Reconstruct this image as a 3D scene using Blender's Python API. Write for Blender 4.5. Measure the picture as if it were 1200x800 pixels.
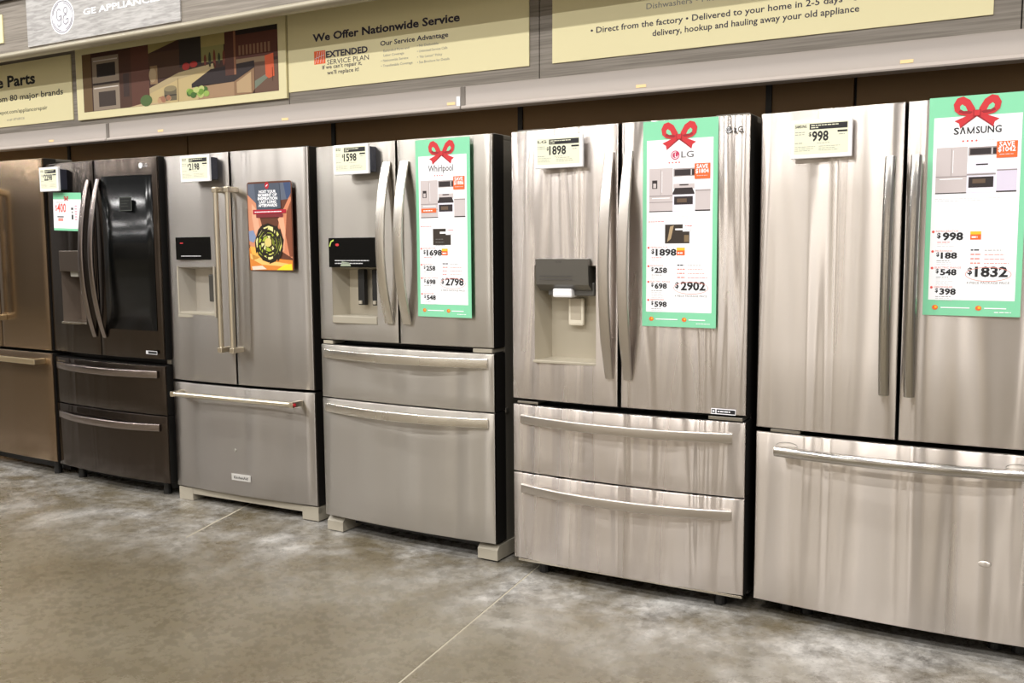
import bpy, bmesh, math, random
from mathutils import Vector, Matrix

for o in list(bpy.data.objects):
    bpy.data.objects.remove(o, do_unlink=True)
S = bpy.context.scene
C = S.collection
rnd = random.Random(7)

# ------------------------------------------------------------------ camera
cam = bpy.data.cameras.new('camera')
cam.sensor_width = 36.0
cam.lens = 36.0 * 1106.977 / 1200.0
cam.clip_start = 0.05
co = bpy.data.objects.new('camera', cam)
C.objects.link(co)
YAW, PIT, ROL = 0.5241, -0.1018, -0.0035
fw = Vector((-math.sin(YAW) * math.cos(PIT), math.cos(YAW) * math.cos(PIT), math.sin(PIT)))
rt = Vector((math.cos(YAW), math.sin(YAW), 0))
up = rt.cross(fw)
r2 = math.cos(ROL) * rt + math.sin(ROL) * up
u2 = -math.sin(ROL) * rt + math.cos(ROL) * up
M = Matrix((r2, u2, -fw)).transposed().to_4x4()
M.translation = Vector((1.8097, -3.2121, 1.2871))
co.matrix_world = M
S.camera = co

# ------------------------------------------------------------------ light
W = bpy.data.worlds.new('world')
S.world = W
W.use_nodes = True
W.node_tree.nodes['Background'].inputs[0].default_value = (1.0, 0.965, 0.93, 1)
W.node_tree.nodes['Background'].inputs[1].default_value = 0.30

def strip(x, y, z, lx, ly, power, col=(1.0, 0.978, 0.95)):
    l = bpy.data.lights.new('ceiling_strip', 'AREA')
    l.shape = 'RECTANGLE'; l.size = lx; l.size_y = ly
    l.energy = power; l.color = col
    o = bpy.data.objects.new('ceiling_strip', l)
    o.location = (x, y, z)
    C.objects.link(o)
for (yy, pw) in ((-1.5, 46), (-4.0, 84), (-6.5, 92)):
    for k in range(9):
        xx = -13.2 + 2.3 * k
        strip(xx, yy, 4.9, 1.15, 0.16, pw * (0.7 if xx < -7 else 1.0))

S.view_settings.view_transform = 'Standard'
S.view_settings.look = 'None'
S.view_settings.gamma = 1
S.view_settings.use_curve_mapping = False
S.view_settings.exposure = 0.0

# ------------------------------------------------------------------ materials
def srgb(r, g, b):
    f = lambda c: (c / 255 / 12.92) if c / 255 <= 0.04045 else ((c / 255 + 0.055) / 1.055) ** 2.4
    return (f(r), f(g), f(b), 1)
MC = {}
def mat(name, col, rough=0.5, metal=0.0, spec=0.5, emit=0):
    if name in MC: return MC[name]
    m = bpy.data.materials.new(name); m.use_nodes = True
    nt = m.node_tree; b = nt.nodes['Principled BSDF']
    b.inputs['Base Color'].default_value = srgb(*col)
    b.inputs['Roughness'].default_value = rough
    b.inputs['Metallic'].default_value = metal
    b.inputs['Specular IOR Level'].default_value = spec
    # faint grain so that nothing is a perfectly even colour
    tc = nt.nodes.new('ShaderNodeTexCoord'); n = nt.nodes.new('ShaderNodeTexNoise')
    n.inputs['Scale'].default_value = 60
    nt.links.new(tc.outputs['Object'], n.inputs['Vector'])
    mr = nt.nodes.new('ShaderNodeMapRange')
    mr.inputs[3].default_value = max(0, rough - 0.04); mr.inputs[4].default_value = min(1, rough + 0.04)
    nt.links.new(n.outputs[0], mr.inputs[0])
    if metal < .9: nt.links.new(mr.outputs[0], b.inputs['Roughness'])
    MC[name] = m
    return m

def steel(name, col, rough=0.25, aniso=0.8, wave=0.25, wx=5.0, wz=0.5, grain=0.15, seed=0.0, dist=1.0):
    m = bpy.data.materials.new(name); m.use_nodes = True
    nt = m.node_tree; N = nt.nodes; L = nt.links; b = N['Principled BSDF']
    b.inputs['Metallic'].default_value = 1
    b.inputs['Roughness'].default_value = rough
    b.inputs['Anisotropic'].default_value = aniso
    b.inputs['Base Color'].default_value = srgb(*col)
    t = N.new('ShaderNodeCombineXYZ'); t.inputs[2].default_value = 1
    L.new(t.outputs[0], b.inputs['Tangent'])
    g = N.new('ShaderNodeNewGeometry')
    mp = N.new('ShaderNodeMapping'); mp.inputs['Scale'].default_value = (wx, wx, wz)
    mp.inputs['Location'].default_value = (seed, seed * 1.7, seed * .3)
    L.new(g.outputs['Position'], mp.inputs[0])
    n1 = N.new('ShaderNodeTexNoise'); n1.inputs['Scale'].default_value = 1; n1.inputs['Detail'].default_value = 1.0
    n1.inputs['Roughness'].default_value = 0.55; n1.inputs['Distortion'].default_value = dist
    L.new(mp.outputs[0], n1.inputs['Vector'])
    bp = N.new('ShaderNodeBump'); bp.inputs['Strength'].default_value = wave; bp.inputs['Distance'].default_value = 0.03
    L.new(n1.outputs[0], bp.inputs['Height'])
    mp2 = N.new('ShaderNodeMapping'); mp2.inputs['Scale'].default_value = (3, 3, 900)
    L.new(g.outputs['Position'], mp2.inputs[0])
    n2 = N.new('ShaderNodeTexNoise'); n2.inputs['Scale'].default_value = 1; n2.inputs['Detail'].default_value = 2
    L.new(mp2.outputs[0], n2.inputs['Vector'])
    bp2 = N.new('ShaderNodeBump'); bp2.inputs['Strength'].default_value = grain; bp2.inputs['Distance'].default_value = 0.0004
    L.new(n2.outputs[0], bp2.inputs['Height']); L.new(bp.outputs[0], bp2.inputs['Normal'])
    L.new(bp2.outputs[0], b.inputs['Normal'])
    # handling marks: slightly uneven polish
    mr = N.new('ShaderNodeMapRange'); mr.inputs[3].default_value = rough * 0.85; mr.inputs[4].default_value = rough * 1.2
    L.new(n1.outputs[0], mr.inputs[0]); L.new(mr.outputs[0], b.inputs['Roughness'])
    return m

def wood(name, c1, c2, sx=1.5, sz=60, rough=0.6):
    m = bpy.data.materials.new(name); m.use_nodes = True
    nt = m.node_tree; N = nt.nodes; L = nt.links; b = N['Principled BSDF']
    b.inputs['Roughness'].default_value = rough
    g = N.new('ShaderNodeNewGeometry')
    mp = N.new('ShaderNodeMapping'); mp.inputs['Scale'].default_value = (sx, sx, sz)
    L.new(g.outputs['Position'], mp.inputs[0])
    n = N.new('ShaderNodeTexNoise'); n.inputs['Scale'].default_value = 2; n.inputs['Detail'].default_value = 5
    n.inputs['Distortion'].default_value = 0.4
    L.new(mp.outputs[0], n.inputs['Vector'])
    r = N.new('ShaderNodeValToRGB'); r.color_ramp.elements[0].position = .35; r.color_ramp.elements[1].position = .65
    r.color_ramp.elements[0].color = srgb(*c1); r.color_ramp.elements[1].color = srgb(*c2)
    L.new(n.outputs[0], r.inputs[0]); L.new(r.outputs[0], b.inputs['Base Color'])
    return m

def concrete():
    m = bpy.data.materials.new('polished_concrete'); m.use_nodes = True
    nt = m.node_tree; N = nt.nodes; L = nt.links; b = N['Principled BSDF']
    g = N.new('ShaderNodeNewGeometry')
    def noise(sc, det, rg, d=0.0, stretch=None):
        n = N.new('ShaderNodeTexNoise'); n.inputs['Scale'].default_value = sc
        n.inputs['Detail'].default_value = det; n.inputs['Roughness'].default_value = rg
        n.inputs['Distortion'].default_value = d
        L.new(g.outputs['Position'], n.inputs['Vector']); return n
    big = noise(1.1, 5, .6, .3); mid = noise(16, 9, .75, .2); fine = noise(90, 6, .75); sc = noise(5, 10, .8, .1)
    def ramp(src, p0, c0, p1, c1):
        r = N.new('ShaderNodeValToRGB'); e = r.color_ramp.elements
        e[0].position = p0; e[0].color = c0; e[1].position = p1; e[1].color = c1
        L.new(src.outputs[0], r.inputs[0]); return r
    def mix(kind, fac, a, b_):
        m_ = N.new('ShaderNodeMix'); m_.data_type = 'RGBA'; m_.blend_type = kind
        if isinstance(fac, float): m_.inputs[0].default_value = fac
        else: L.new(fac.outputs[0], m_.inputs[0])
        L.new(a.outputs[2 if a.bl_idname == 'ShaderNodeMix' else 0], m_.inputs[6])
        if isinstance(b_, tuple): m_.inputs[7].default_value = b_
        else: L.new(b_.outputs[0], m_.inputs[7])
        return m_
    c = ramp(big, .35, srgb(98, 88, 68), .65, srgb(122, 114, 98))
    c = mix('MULTIPLY', .55, c, ramp(mid, .36, (.62, .61, .59, 1), .60, (1, 1, 1, 1)))
    c = mix('MULTIPLY', .4, c, ramp(fine, .4, (.75, .75, .75, 1), .62, (1.1, 1.1, 1.1, 1)))
    c = mix('MIX', ramp(sc, .60, (0, 0, 0, 1), .72, (.35, .35, .35, 1)), c, srgb(168, 158, 134))
    # dusty, unpolished band where the machine never reached, along the appliances
    sp = N.new('ShaderNodeSeparateXYZ'); L.new(g.outputs['Position'], sp.inputs[0])
    band = N.new('ShaderNodeMapRange'); band.inputs[1].default_value = -.85; band.inputs[2].default_value = -.25
    L.new(sp.outputs[1], band.inputs[0])
    big2 = noise(2.2, 8, .7, .4)
    dr = ramp(big2, .40, (0, 0, 0, 1), .62, (1, 1, 1, 1))
    mul = N.new('ShaderNodeMath'); mul.operation = 'MULTIPLY'; L.new(band.outputs[0], mul.inputs[0]); L.new(dr.outputs[0], mul.inputs[1])
    mul2 = N.new('ShaderNodeMath'); mul2.operation = 'MULTIPLY'; mul2.inputs[1].default_value = .95; L.new(mul.outputs[0], mul2.inputs[0])
    dust = mix('MULTIPLY', .8, ramp(sc, .35, srgb(84, 80, 74), .60, srgb(200, 197, 192)), ramp(mid, .36, (.6, .6, .6, 1), .62, (1, 1, 1, 1)))
    m2 = N.new('ShaderNodeMix'); m2.data_type = 'RGBA'; L.new(mul2.outputs[0], m2.inputs[0]); L.new(c.outputs[2], m2.inputs[6]); L.new(dust.outputs[2], m2.inputs[7])
    c = m2
    L.new(c.outputs[2], b.inputs['Base Color'])
    mr = N.new('ShaderNodeMapRange'); mr.inputs[1].default_value = .3; mr.inputs[2].default_value = .7
    mr.inputs[3].default_value = .18; mr.inputs[4].default_value = .38
    L.new(mid.outputs[0], mr.inputs[0]); L.new(mr.outputs[0], b.inputs['Roughness'])
    bp = N.new('ShaderNodeBump'); bp.inputs['Strength'].default_value = .12; bp.inputs['Distance'].default_value = .003
    L.new(fine.outputs[0], bp.inputs['Height']); L.new(bp.outputs[0], b.inputs['Normal'])
    return m

BLACK = mat('black_plastic', (16, 15, 14), .5)
GLOSS = mat('gloss_black_glass', (6, 7, 7), .18, spec=.25)
EDGE = mat('door_edge_dark', (24, 22, 20), .5)
BODY = mat('cabinet_charcoal', (104, 99, 90), .5)
BODYD = mat('cabinet_black', (30, 27, 24), .5)
GREYP = mat('grey_plastic', (150, 147, 138), .4)
FOOTP = mat('warm_grey_plastic', (160, 153, 138), .4)
WHITEP = mat('white_plastic', (236, 236, 238), .35)
TAGBACK = mat('dark_blue_plastic', (38, 40, 52), .45)
EINK = mat('e_ink_cream', (226, 226, 200), .5)
INK = mat('black_ink', (24, 24, 28), .6)
GREYINK = mat('grey_ink', (142, 140, 138), .6)
PALEINK = mat('pale_grey_ink', (196, 196, 198), .6)
REDINK = mat('pale_red_ink', (226, 140, 130), .6)
CORAL = mat('coral_ink', (226, 84, 72), .6)
RED = mat('ribbon_red', (196, 40, 48), .6)
REDD = mat('ribbon_dark_red', (148, 22, 34), .6)
ORANGE = mat('orange_ink', (238, 100, 40), .6)
YEL = mat('yellow_ink', (240, 186, 40), .6)
MINT = mat('mint_card', (128, 206, 164), .5)
WHITE = mat('white_card', (244, 244, 248), .5)
CREAM = mat('cream_sign', (240, 230, 182), .5)
NAVY = mat('navy_ink', (44, 38, 60), .6)
PICG = mat('print_steel', (196, 186, 186), .6)
PICG2 = mat('print_steel_dark', (150, 140, 140), .6)
PICW = mat('print_white', (226, 222, 236), .6)
PICD = mat('print_black', (40, 30, 32), .6)
CHROME = mat('chrome', (214, 208, 196), .16, 1)
HINGE = mat('hinge_metal', (150, 145, 135), .35, .8)
BEAM = mat('painted_grey_beam', (176, 166, 158), .45)
BEAMJ = mat('beam_joint_grey', (120, 112, 104), .5)
BROWN = mat('brown_panel', (132, 100, 60), .5)
STK = mat('yellow_sticker', (240, 206, 150), .5)
RAIL = mat('rail_grey', (168, 160, 140), .35)
HW = wood('grey_wood_laminate', (118, 110, 100), (146, 138, 128))
BAN = wood('silver_banner', (150, 147, 145), (186, 184, 182), 6, 45, .5)

# ------------------------------------------------------------------ mesh helpers
def link(name, me, parent=None):
    o = bpy.data.objects.new(name, me); C.objects.link(o)
    if parent: o.parent = parent
    return o
def build(name, bm, mats, parent=None, smooth=False, loc=None):
    me = bpy.data.meshes.new(name); bm.to_mesh(me); bm.free()
    for m in (mats if isinstance(mats, (list, tuple)) else [mats]): me.materials.append(m)
    if smooth:
        for p in me.polygons: p.use_smooth = True
        me.set_sharp_from_angle(angle=math.radians(38))
    o = link(name, me, parent)
    if loc: o.location = loc
    return o
def box(bm, x0, x1, y0, y1, z0, z1, bev=0.0, mi=0):
    r = bmesh.ops.create_cube(bm, size=1)
    vs = r['verts']
    for v in vs:
        v.co = Vector((x0 + (v.co.x + .5) * (x1 - x0), y0 + (v.co.y + .5) * (y1 - y0), z0 + (v.co.z + .5) * (z1 - z0)))
    fs = set(f for v in vs for f in v.link_faces)
    for f in fs: f.material_index = mi
    if bev > 0:
        es = set(e for v in vs for e in v.link_edges)
        bmesh.ops.bevel(bm, geom=list(es), offset=bev, segments=2, profile=.6, affect='EDGES', material=-1)
    return bm
def B(*a, **k):
    bm = bmesh.new(); box(bm, *a, **k); return bm
def prism_x(bm, prof, x0, x1, mi=0):
    """profile of (y,z) points extruded along x"""
    a = [bm.verts.new((x0, y, z)) for y, z in prof]; b = [bm.verts.new((x1, y, z)) for y, z in prof]
    n = len(prof); fs = []
    fs.append(bm.faces.new(a)); fs.append(bm.faces.new(b[::-1]))
    for i in range(n):
        fs.append(bm.faces.new((a[i], b[i], b[(i + 1) % n], a[(i + 1) % n])))
    for f in fs: f.material_index = mi
    bmesh.ops.recalc_face_normals(bm, faces=fs)
def sweep(path, side, sec, scales=None):
    """sweep a closed 2D section (s along side, n along normal) down a path"""
    bm = bmesh.new(); rings = []
    side = Vector(side).normalized(); P = [Vector(p) for p in path]
    for i, p in enumerate(P):
        t = (P[min(i + 1, len(P) - 1)] - P[max(i - 1, 0)]).normalized()
        n = t.cross(side).normalized()
        sc = scales[i] if scales else (1, 1)
        rings.append([bm.verts.new(p + side * s * sc[0] + n * m * sc[1]) for s, m in sec])
    for a, b in zip(rings, rings[1:]):
        for i in range(len(sec)):
            bm.faces.new((a[i], a[(i + 1) % len(sec)], b[(i + 1) % len(sec)], b[i]))
    bm.faces.new(rings[0][::-1]); bm.faces.new(rings[-1])
    bmesh.ops.recalc_face_normals(bm, faces=bm.faces[:])
    return bm
def rrect(w, h, r, n=3):
    o = []
    for cx, cy, a0 in ((w/2-r, h/2-r, 0), (-w/2+r, h/2-r, 90), (-w/2+r, -h/2+r, 180), (w/2-r, -h/2+r, 270)):
        for k in range(n + 1):
            a = math.radians(a0 + 90 * k / n); o.append((cx + r * math.cos(a), cy + r * math.sin(a)))
    return o
def circ(r, n=20, rx=None):
    rx = rx or r
    return [(rx * math.cos(2*math.pi*k/n), r * math.sin(2*math.pi*k/n)) for k in range(n)]

def curve_y(bul, w):
    return lambda x: -bul * (1 - (2 * x / w) ** 2)

def panel(x0, x1, z0, z1, fy, back, hole=None, r=.006, mi_side=1, fn=14, sideskin=.004):
    """door skin: gently bowed front with rounded rim, dark sides, optional square recess hole"""
    bm = bmesh.new()
    def axis(a0, a1, n, extra):
        v = [(a0, r), (a0 + .3*r, .3*r), (a0 + r, 0)]
        inner = [a0 + r + (a1 - a0 - 2*r) * k / n for k in range(1, n)]
        inner = [q for q in inner if all(abs(q - e) > .012 for e in extra)]
        inner = sorted(inner + list(extra))
        return v + [(q, 0) for q in inner] + [(a1 - r, 0), (a1 - .3*r, .3*r), (a1, r)]
    xs = axis(x0, x1, fn, (hole[0], hole[1]) if hole else ())
    zs = axis(z0, z1, 4, (hole[2], hole[3]) if hole else ())
    G = [[bm.verts.new((x, fy(x) + max(sx, sz), z)) for z, sz in zs] for x, sx in xs]
    for i in range(len(xs) - 1):
        for j in range(len(zs) - 1):
            cx = (xs[i][0] + xs[i+1][0]) / 2; cz = (zs[j][0] + zs[j+1][0]) / 2
            if hole and hole[0] < cx < hole[1] and hole[2] < cz < hole[3]: continue
            bm.faces.new((G[i][j], G[i+1][j], G[i+1][j+1], G[i][j+1]))
    # perimeter ring to the back: a thin steel return, then dark edge
    per = [G[i][0] for i in range(len(xs))] + [G[-1][j] for j in range(1, len(zs))] + \
          [G[i][-1] for i in range(len(xs) - 2, -1, -1)] + [G[0][j] for j in range(len(zs) - 2, 0, -1)]
    m1 = [bm.verts.new(v.co + Vector((0, sideskin, 0))) for v in per]
    m2 = [bm.verts.new((v.co.x, back, v.co.z)) for v in per]
    n = len(per)
    for i in range(n):
        k = (i + 1) % n
        bm.faces.new((per[k], per[i], m1[i], m1[k]))
        f = bm.faces.new((m1[k], m1[i], m2[i], m2[k])); f.material_index = mi_side
    f = bm.faces.new(m2[::-1]); f.material_index = mi_side
    bmesh.ops.recalc_face_normals(bm, faces=bm.faces[:])
    return bm

def recess(x0, x1, z0, z1, fy, depth, floor=.0, taper=.012):
    """the open niche of a dispenser, walls slightly tapering to the back"""
    bm = bmesh.new(); t = taper
    f = [bm.verts.new((x, fy(x) + .0005, z)) for x, z in ((x0, z0), (x1, z0), (x1, z1), (x0, z1))]
    b = [bm.verts.new((x, depth, z)) for x, z in ((x0 + t*2.5, z0 + t), (x1 - t*1.5, z0 + t), (x1 - t*1.5, z1 - t), (x0 + t*2.5, z1 - t))]
    for i in range(4):
        k = (i + 1) % 4
        bm.faces.new((f[i], b[i], b[k], f[k]))
    bm.faces.new((b[0], b[1], b[2], b[3]))
    return bm

# flat print: coloured patches and lettering in thin layers
class Print:
    def __init__(s): s.bm = bmesh.new(); s.mats = []; s.step = .00035
    def mi(s, m):
        if m not in s.mats: s.mats.append(m)
        return s.mats.index(m)
    def poly(s, pts, m, layer=1):
        y = -layer * s.step
        v = [s.bm.verts.new((x, y, z)) for x, z in pts]
        a = sum(pts[i][0]*pts[(i+1) % len(pts)][1] - pts[(i+1) % len(pts)][0]*pts[i][1] for i in range(len(pts)))
        f = s.bm.faces.new(v if a > 0 else v[::-1]); f.material_index = s.mi(m)
    def rect(s, x0, x1, z0, z1, m, layer=1): s.poly([(x0, z0), (x1, z0), (x1, z1), (x0, z1)], m, layer)
    def ell(s, cx, cz, rx, rz, m, layer=1, n=24): s.poly([(cx + rx*math.cos(2*math.pi*k/n), cz + rz*math.sin(2*math.pi*k/n)) for k in range(n)], m, layer)
    def ring(s, cx, cz, rx, rz, t, m, layer=1, n=32, a0=0, a1=360):
        full = abs(a1 - a0) >= 360
        for k in range(n):
            p = math.radians(a0 + (a1-a0) * k / n); q = math.radians(a0 + (a1-a0) * (k+1) / n)
            s.poly([(cx + rx*math.cos(p), cz + rz*math.sin(p)), (cx + rx*math.cos(q), cz + rz*math.sin(q)),
                    (cx + (rx-t)*math.cos(q), cz + (rz-t)*math.sin(q)), (cx + (rx-t)*math.cos(p), cz + (rz-t)*math.sin(p))], m, layer)
    def stroke(s, pts, t, m, layer=1):
        for (ax, az), (bx, bz) in zip(pts, pts[1:]):
            d = math.hypot(bx-ax, bz-az) or 1; nx, nz = -(bz-az)/d*t/2, (bx-ax)/d*t/2
            s.poly([(ax-nx, az-nz), (bx-nx, bz-nz), (bx+nx, bz+nz), (ax+nx, az+nz)], m, layer)
    def text(s, txt, x, z, h, m, layer=2, width=None, align='L', bold=0.0, shear=0.0):
        """h = cap height; width = fit to this width"""
        cu = bpy.data.curves.new('t', 'FONT'); cu.body = txt; cu.size = 1; cu.resolution_u = 2; cu.offset = bold; cu.shear = shear
        o = bpy.data.objects.new('t', cu); C.objects.link(o)
        me = bpy.data.meshes.new_from_object(o)
        bpy.data.objects.remove(o, do_unlink=True); bpy.data.curves.remove(cu)
        xs = [v.co.x for v in me.vertices]
        if not xs: return
        mn, mxx = min(xs), max(xs); sc = h / .70
        sx = width / (mxx - mn) if width else sc
        w_ = (mxx - mn) * sx
        ox = {'L': 0, 'C': -w_/2, 'R': -w_}[align]
        y = -layer * s.step; i = s.mi(m)
        vs = [s.bm.verts.new((x + ox + (v.co.x - mn) * sx, y, z + v.co.y * sc)) for v in me.vertices]
        for p in me.polygons:
            try: f = s.bm.faces.new([vs[k] for k in p.vertices])
            except ValueError: continue
            f.normal_update()
            if f.normal.y > 0: f.normal_flip()
            f.material_index = i
        bpy.data.meshes.remove(me)
    def lines(s, x, z, w, n, dz, m, t=.0018, layer=2):
        """rows of print too small to read"""
        for k in range(n):
            xx = x; end = x + w * rnd.uniform(.7, 1)
            while xx < end:
                l = rnd.uniform(.004, .014)
                s.rect(xx, min(end, xx + l), z - k*dz, z - k*dz + t, m, layer); xx += l + .0022
    def build(s, name, parent=None, loc=None): return build(name, s.bm, s.mats, parent, loc=loc)

def tag(o, label=None, cat=None, group=None, kind=None):
    if label: o['label'] = label
    if cat: o['category'] = cat
    if group: o['group'] = group
    if kind: o['kind'] = kind
    return o
def empty(name, loc=(0, 0, 0), rot=(0, 0, 0)):
    o = bpy.data.objects.new(name, None); C.objects.link(o)
    o.location = loc; o.rotation_euler = rot; o.empty_display_size = .1
    return o

# ------------------------------------------------------------------ the setting
FLOORM = concrete()
FILL = mat('joint_filler', (172, 164, 146), .6)
def jx(y): return .06 - .116 * (y + .054)
bm = bmesh.new(); box(bm, -20, 14, -10, 1.2, -.12, -.012)
floor = tag(build('floor', bm, FILL), kind='structure', label='grey mottled polished concrete floor')
for sgn in (-1, 1):
    bm = bmesh.new()
    g = .004 * sgn
    far = -20 if sgn < 0 else 14
    q = [(far, -10), (jx(-10) + g, -10), (jx(1.2) + g, 1.2), (far, 1.2)]
    if sgn > 0: q = q[::-1]
    q = [(a, b) for a, b in q]
    top = [bm.verts.new((x, y, 0)) for x, y in q]; bot = [bm.verts.new((x, y, -.012)) for x, y in q]
    f = bm.faces.new(top)
    for i in range(4): bm.faces.new((top[i], bot[i], bot[(i+1) % 4], top[(i+1) % 4]))
    bm.faces.new(bot[::-1])
    bmesh.ops.recalc_face_normals(bm, faces=bm.faces[:])
    build('slab', bm, FLOORM, floor)
bm = bmesh.new()
for k in range(-60, 8):
    y0, y1 = k * .15, (k + 1) * .15
    f = bm.faces.new([bm.verts.new(v) for v in ((jx(y0) - .0036, y0, -.0012), (jx(y0) + .0036, y0, -.0012), (jx(y1) + .0036, y1, -.0012), (jx(y1) - .0036, y1, -.0012))])
build('joint_seal', bm, FILL, floor)
bm = bmesh.new()
pts = [(-1.69, .30), (-1.648, .15), (-1.604, -.006), (-1.565, -.14), (-1.527, -.27), (-1.488, -.404)]
for (ax, ay), (bx_, by) in zip(pts, pts[1:]):
    j = rnd.uniform(-.003, .003)
    prism = [bm.verts.new((ax - .006 + j, ay, .0012)), bm.verts.new((ax + .006 + j, ay, .0012)), bm.verts.new((bx_ + .005, by, .0012)), bm.verts.new((bx_ - .005, by, .0012))]
    f = bm.faces.new(prism); f.normal_update()
    if f.normal.z < 0: f.normal_flip()
build('sealed_crack', bm, FILL, floor)

# back wall made of brown board panels behind the appliances
bm = B(-12, 8, .775, .83, 0, 3.1)
wall = tag(build('wall_back', bm, BODYD), kind='structure', label='dark brown board wall behind the refrigerators')
seams = [-8.2, -7.1, -6.0, -4.9, -3.79, -2.69, -1.567, -.425, .746, 1.083, 2.25, 3.4, 4.5]
for a, b in zip(seams, seams[1:]):
    build('panel', B(a + .006, b - .006, .745, .775, .0, 2.02, bev=.002), BROWN, wall)
for x in (.746, -3.79, -1.567, -.425):
    build('upright', B(x - .012, x + .012, .735, .775, .0, 2.0), BODYD, wall)

# header above the shelf: wood-look boards with signs, and canopy with the rail and banner
hdr = tag(build('wall_header', B(-9, 5, .515, .53, 1.985, 2.72), BODYD), kind='structure', label='grey wood-look fascia board above the shelf beam')
for a, b in ((-9, -6.6), (-6.6, -4.18), (-4.18, -1.64), (-1.64, -.188), (-.188, 1.66), (1.66, 5)):
    build('board', B(a + .002, b - .002, .49, .515, 2.0, 2.70, bev=.002), HW, hdr)
can = tag(build('trim_1', B(-9, 5, .215, .235, 2.40, 2.70), HW), kind='structure', label='upper canopy fascia of grey board')
prof = [(.235, 2.37)] + [(.235 - .045 * math.sin(math.radians(a)) , 2.392 - .022 * math.cos(math.radians(a))) for a in range(0, 181, 15)] + [(.235, 2.414)]
bm = bmesh.new(); prism_x(bm, prof, -9, 5)
build('rail', bm, RAIL, can, smooth=True)
build('cap_light_block', B(-9, 5, .19, .53, 2.70, 2.72), BODYD, can)  # dark cap edge; unseen deck behind it added to block light from above
# opposite side of the aisle, behind the camera: unseen panels added, toned to streak the steel's reflections
opp = tag(build('wall_opposite', B(-20, 10, -8.35, -8.2, 0, 3.4), mat('far_wall', (150, 140, 128), .7)), kind='structure', label='far side of the aisle')
x = -19.5; i = 0
pal_l = [(52, 44, 36), (88, 76, 62), (70, 60, 48), (104, 94, 82)]
pal_m = [(96, 88, 78), (150, 142, 132), (120, 112, 100), (168, 158, 146)]
pal_r = [(244, 236, 222), (84, 76, 68), (246, 240, 228), (130, 120, 110), (244, 236, 222), (60, 52, 46)]
while x < 6:
    w_ = rnd.uniform(.35, 1.1)
    c = (pal_l if x < -11.5 else pal_m if x < -5.2 else pal_r)[i % (4 if x < -5.2 else 6)]
    build('reflection_panel', B(x, x + w_, -8.2, -8.1, 0, rnd.uniform(2.4, 3.1)), mat('reflection_%d_%d_%d' % c, c, .6), opp)
    x += w_; i += 1

# the shelf beam in three bolted lengths
def beam(x0, x1, label, stickers, clip=None):
    o = empty('shelf_beam', ((x0 + x1) / 2, .50, 1.9)); tag(o, label, 'shelf beam', 'grey shelf beam lengths above the refrigerators')
    cx = (x0 + x1) / 2; L_ = (x1 - x0) / 2
    pf = [(-.02, .001), (-.026, .004), (-.028, .010), (-.024, .016), (-.018, .022), (-.018, .098), (-.012, .106), (.03, .106), (.03, .0)]
    bm = bmesh.new(); prism_x(bm, pf, -L_ + .004, L_ - .004)
    build('beam_face', bm, BEAM, o, smooth=True)
    build('joint_plate', B(-L_ - .003, -L_ + .022, -.0215, .02, .004, .103, bev=.001), BEAMJ, o)
    for sx in stickers:
        build('price_strip_sticker', B(sx - cx - .022, sx - cx + .022, -.0192, -.0178, .027, .039), STK, o)
    if clip is not None:
        build('label_clip', B(clip - cx - .012, clip - cx + .008, -.024, -.018, .018, .062, bev=.002), WHITEP, o)
beam(-5.544, -3.066, 'leftmost grey shelf beam length, above the brown stainless refrigerator', (-3.59,))
beam(-3.066, -.588, 'middle grey shelf beam length between the two joint plates', (-2.604, -1.666, -.644), clip=-.60)
beam(-.588, 1.89, 'right-hand grey shelf beam length, above the two widest refrigerators', (.29, 1.304))

def signboard(name, x0, x1, z0, z1, label, cat='sign', th=.006, y=.49):
    o = empty(name, ((x0 + x1) / 2, y, z0)); tag(o, label, cat)
    hw = (x1 - x0) / 2
    build('sign_face', B(-hw, hw, -th, 0, 0, z1 - z0, bev=.001), CREAM, o)
    return o, (x0 + x1) / 2, z0, -th
# 1 parts sign
o, cx, cz, ys = signboard('hanging_sign', -4.35, -3.37, 2.046, 2.43, 'cream sign about parts for 80 major brands, at far left')
P = Print()
def T(P, txt, x, z, h, m, w=None, **k):
    q = Print(); q.text(txt, x - cx, z - cz, h, m, width=w, **k); q.build('text_line', o, (0, ys, 0))
T(P, 'Service Parts', -3.721, 2.292, .066, INK, align='R', bold=.03, w=.74)
T(P, 'From 80 major brands', -3.455, 2.203, .036, INK, align='R', bold=.012, w=.73)
T(P, 'homedepot.com/appliancerepair', -3.614, 2.126, .024, INK, align='R', w=.62)
T(P, 'or call 1-877-608-2131', -3.85, 2.082, .014, GREYINK, align='R')
# 2 kitchen picture
o, cx, cz, ys = signboard('picture_sign', -3.312, -1.642, 2.036, 2.453, 'cream-framed picture sign of a brown kitchen with double oven', th=.016)
P = Print()
def R(x0, x1, z0, z1, c, l=1): P.rect(x0 - cx, x1 - cx, z0 - cz, z1 - cz, mat('pic_%d_%d_%d' % c, c, .6), l)
def G(pts, c, l=1): P.poly([(a - cx, b - cz) for a, b in pts], mat('pic_%d_%d_%d' % c, c, .6), l)
def EL(x, z, rx, rz, c, l=1): P.ell(x - cx, z - cz, rx, rz, mat('pic_%d_%d_%d' % c, c, .6), l, 14)
DB = (70, 40, 26)
R(-3.25, -1.694, 2.078, 2.41, (66, 36, 24))
R(-3.25, -3.17, 2.078, 2.41, (110, 84, 50), 2)
R(-3.16, -2.925, 2.08, 2.385, (150, 134, 116), 2); R(-3.12, -2.955, 2.27, 2.345, (40, 30, 26), 3); R(-3.11, -2.96, 2.10, 2.185, (60, 46, 38), 3)
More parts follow.
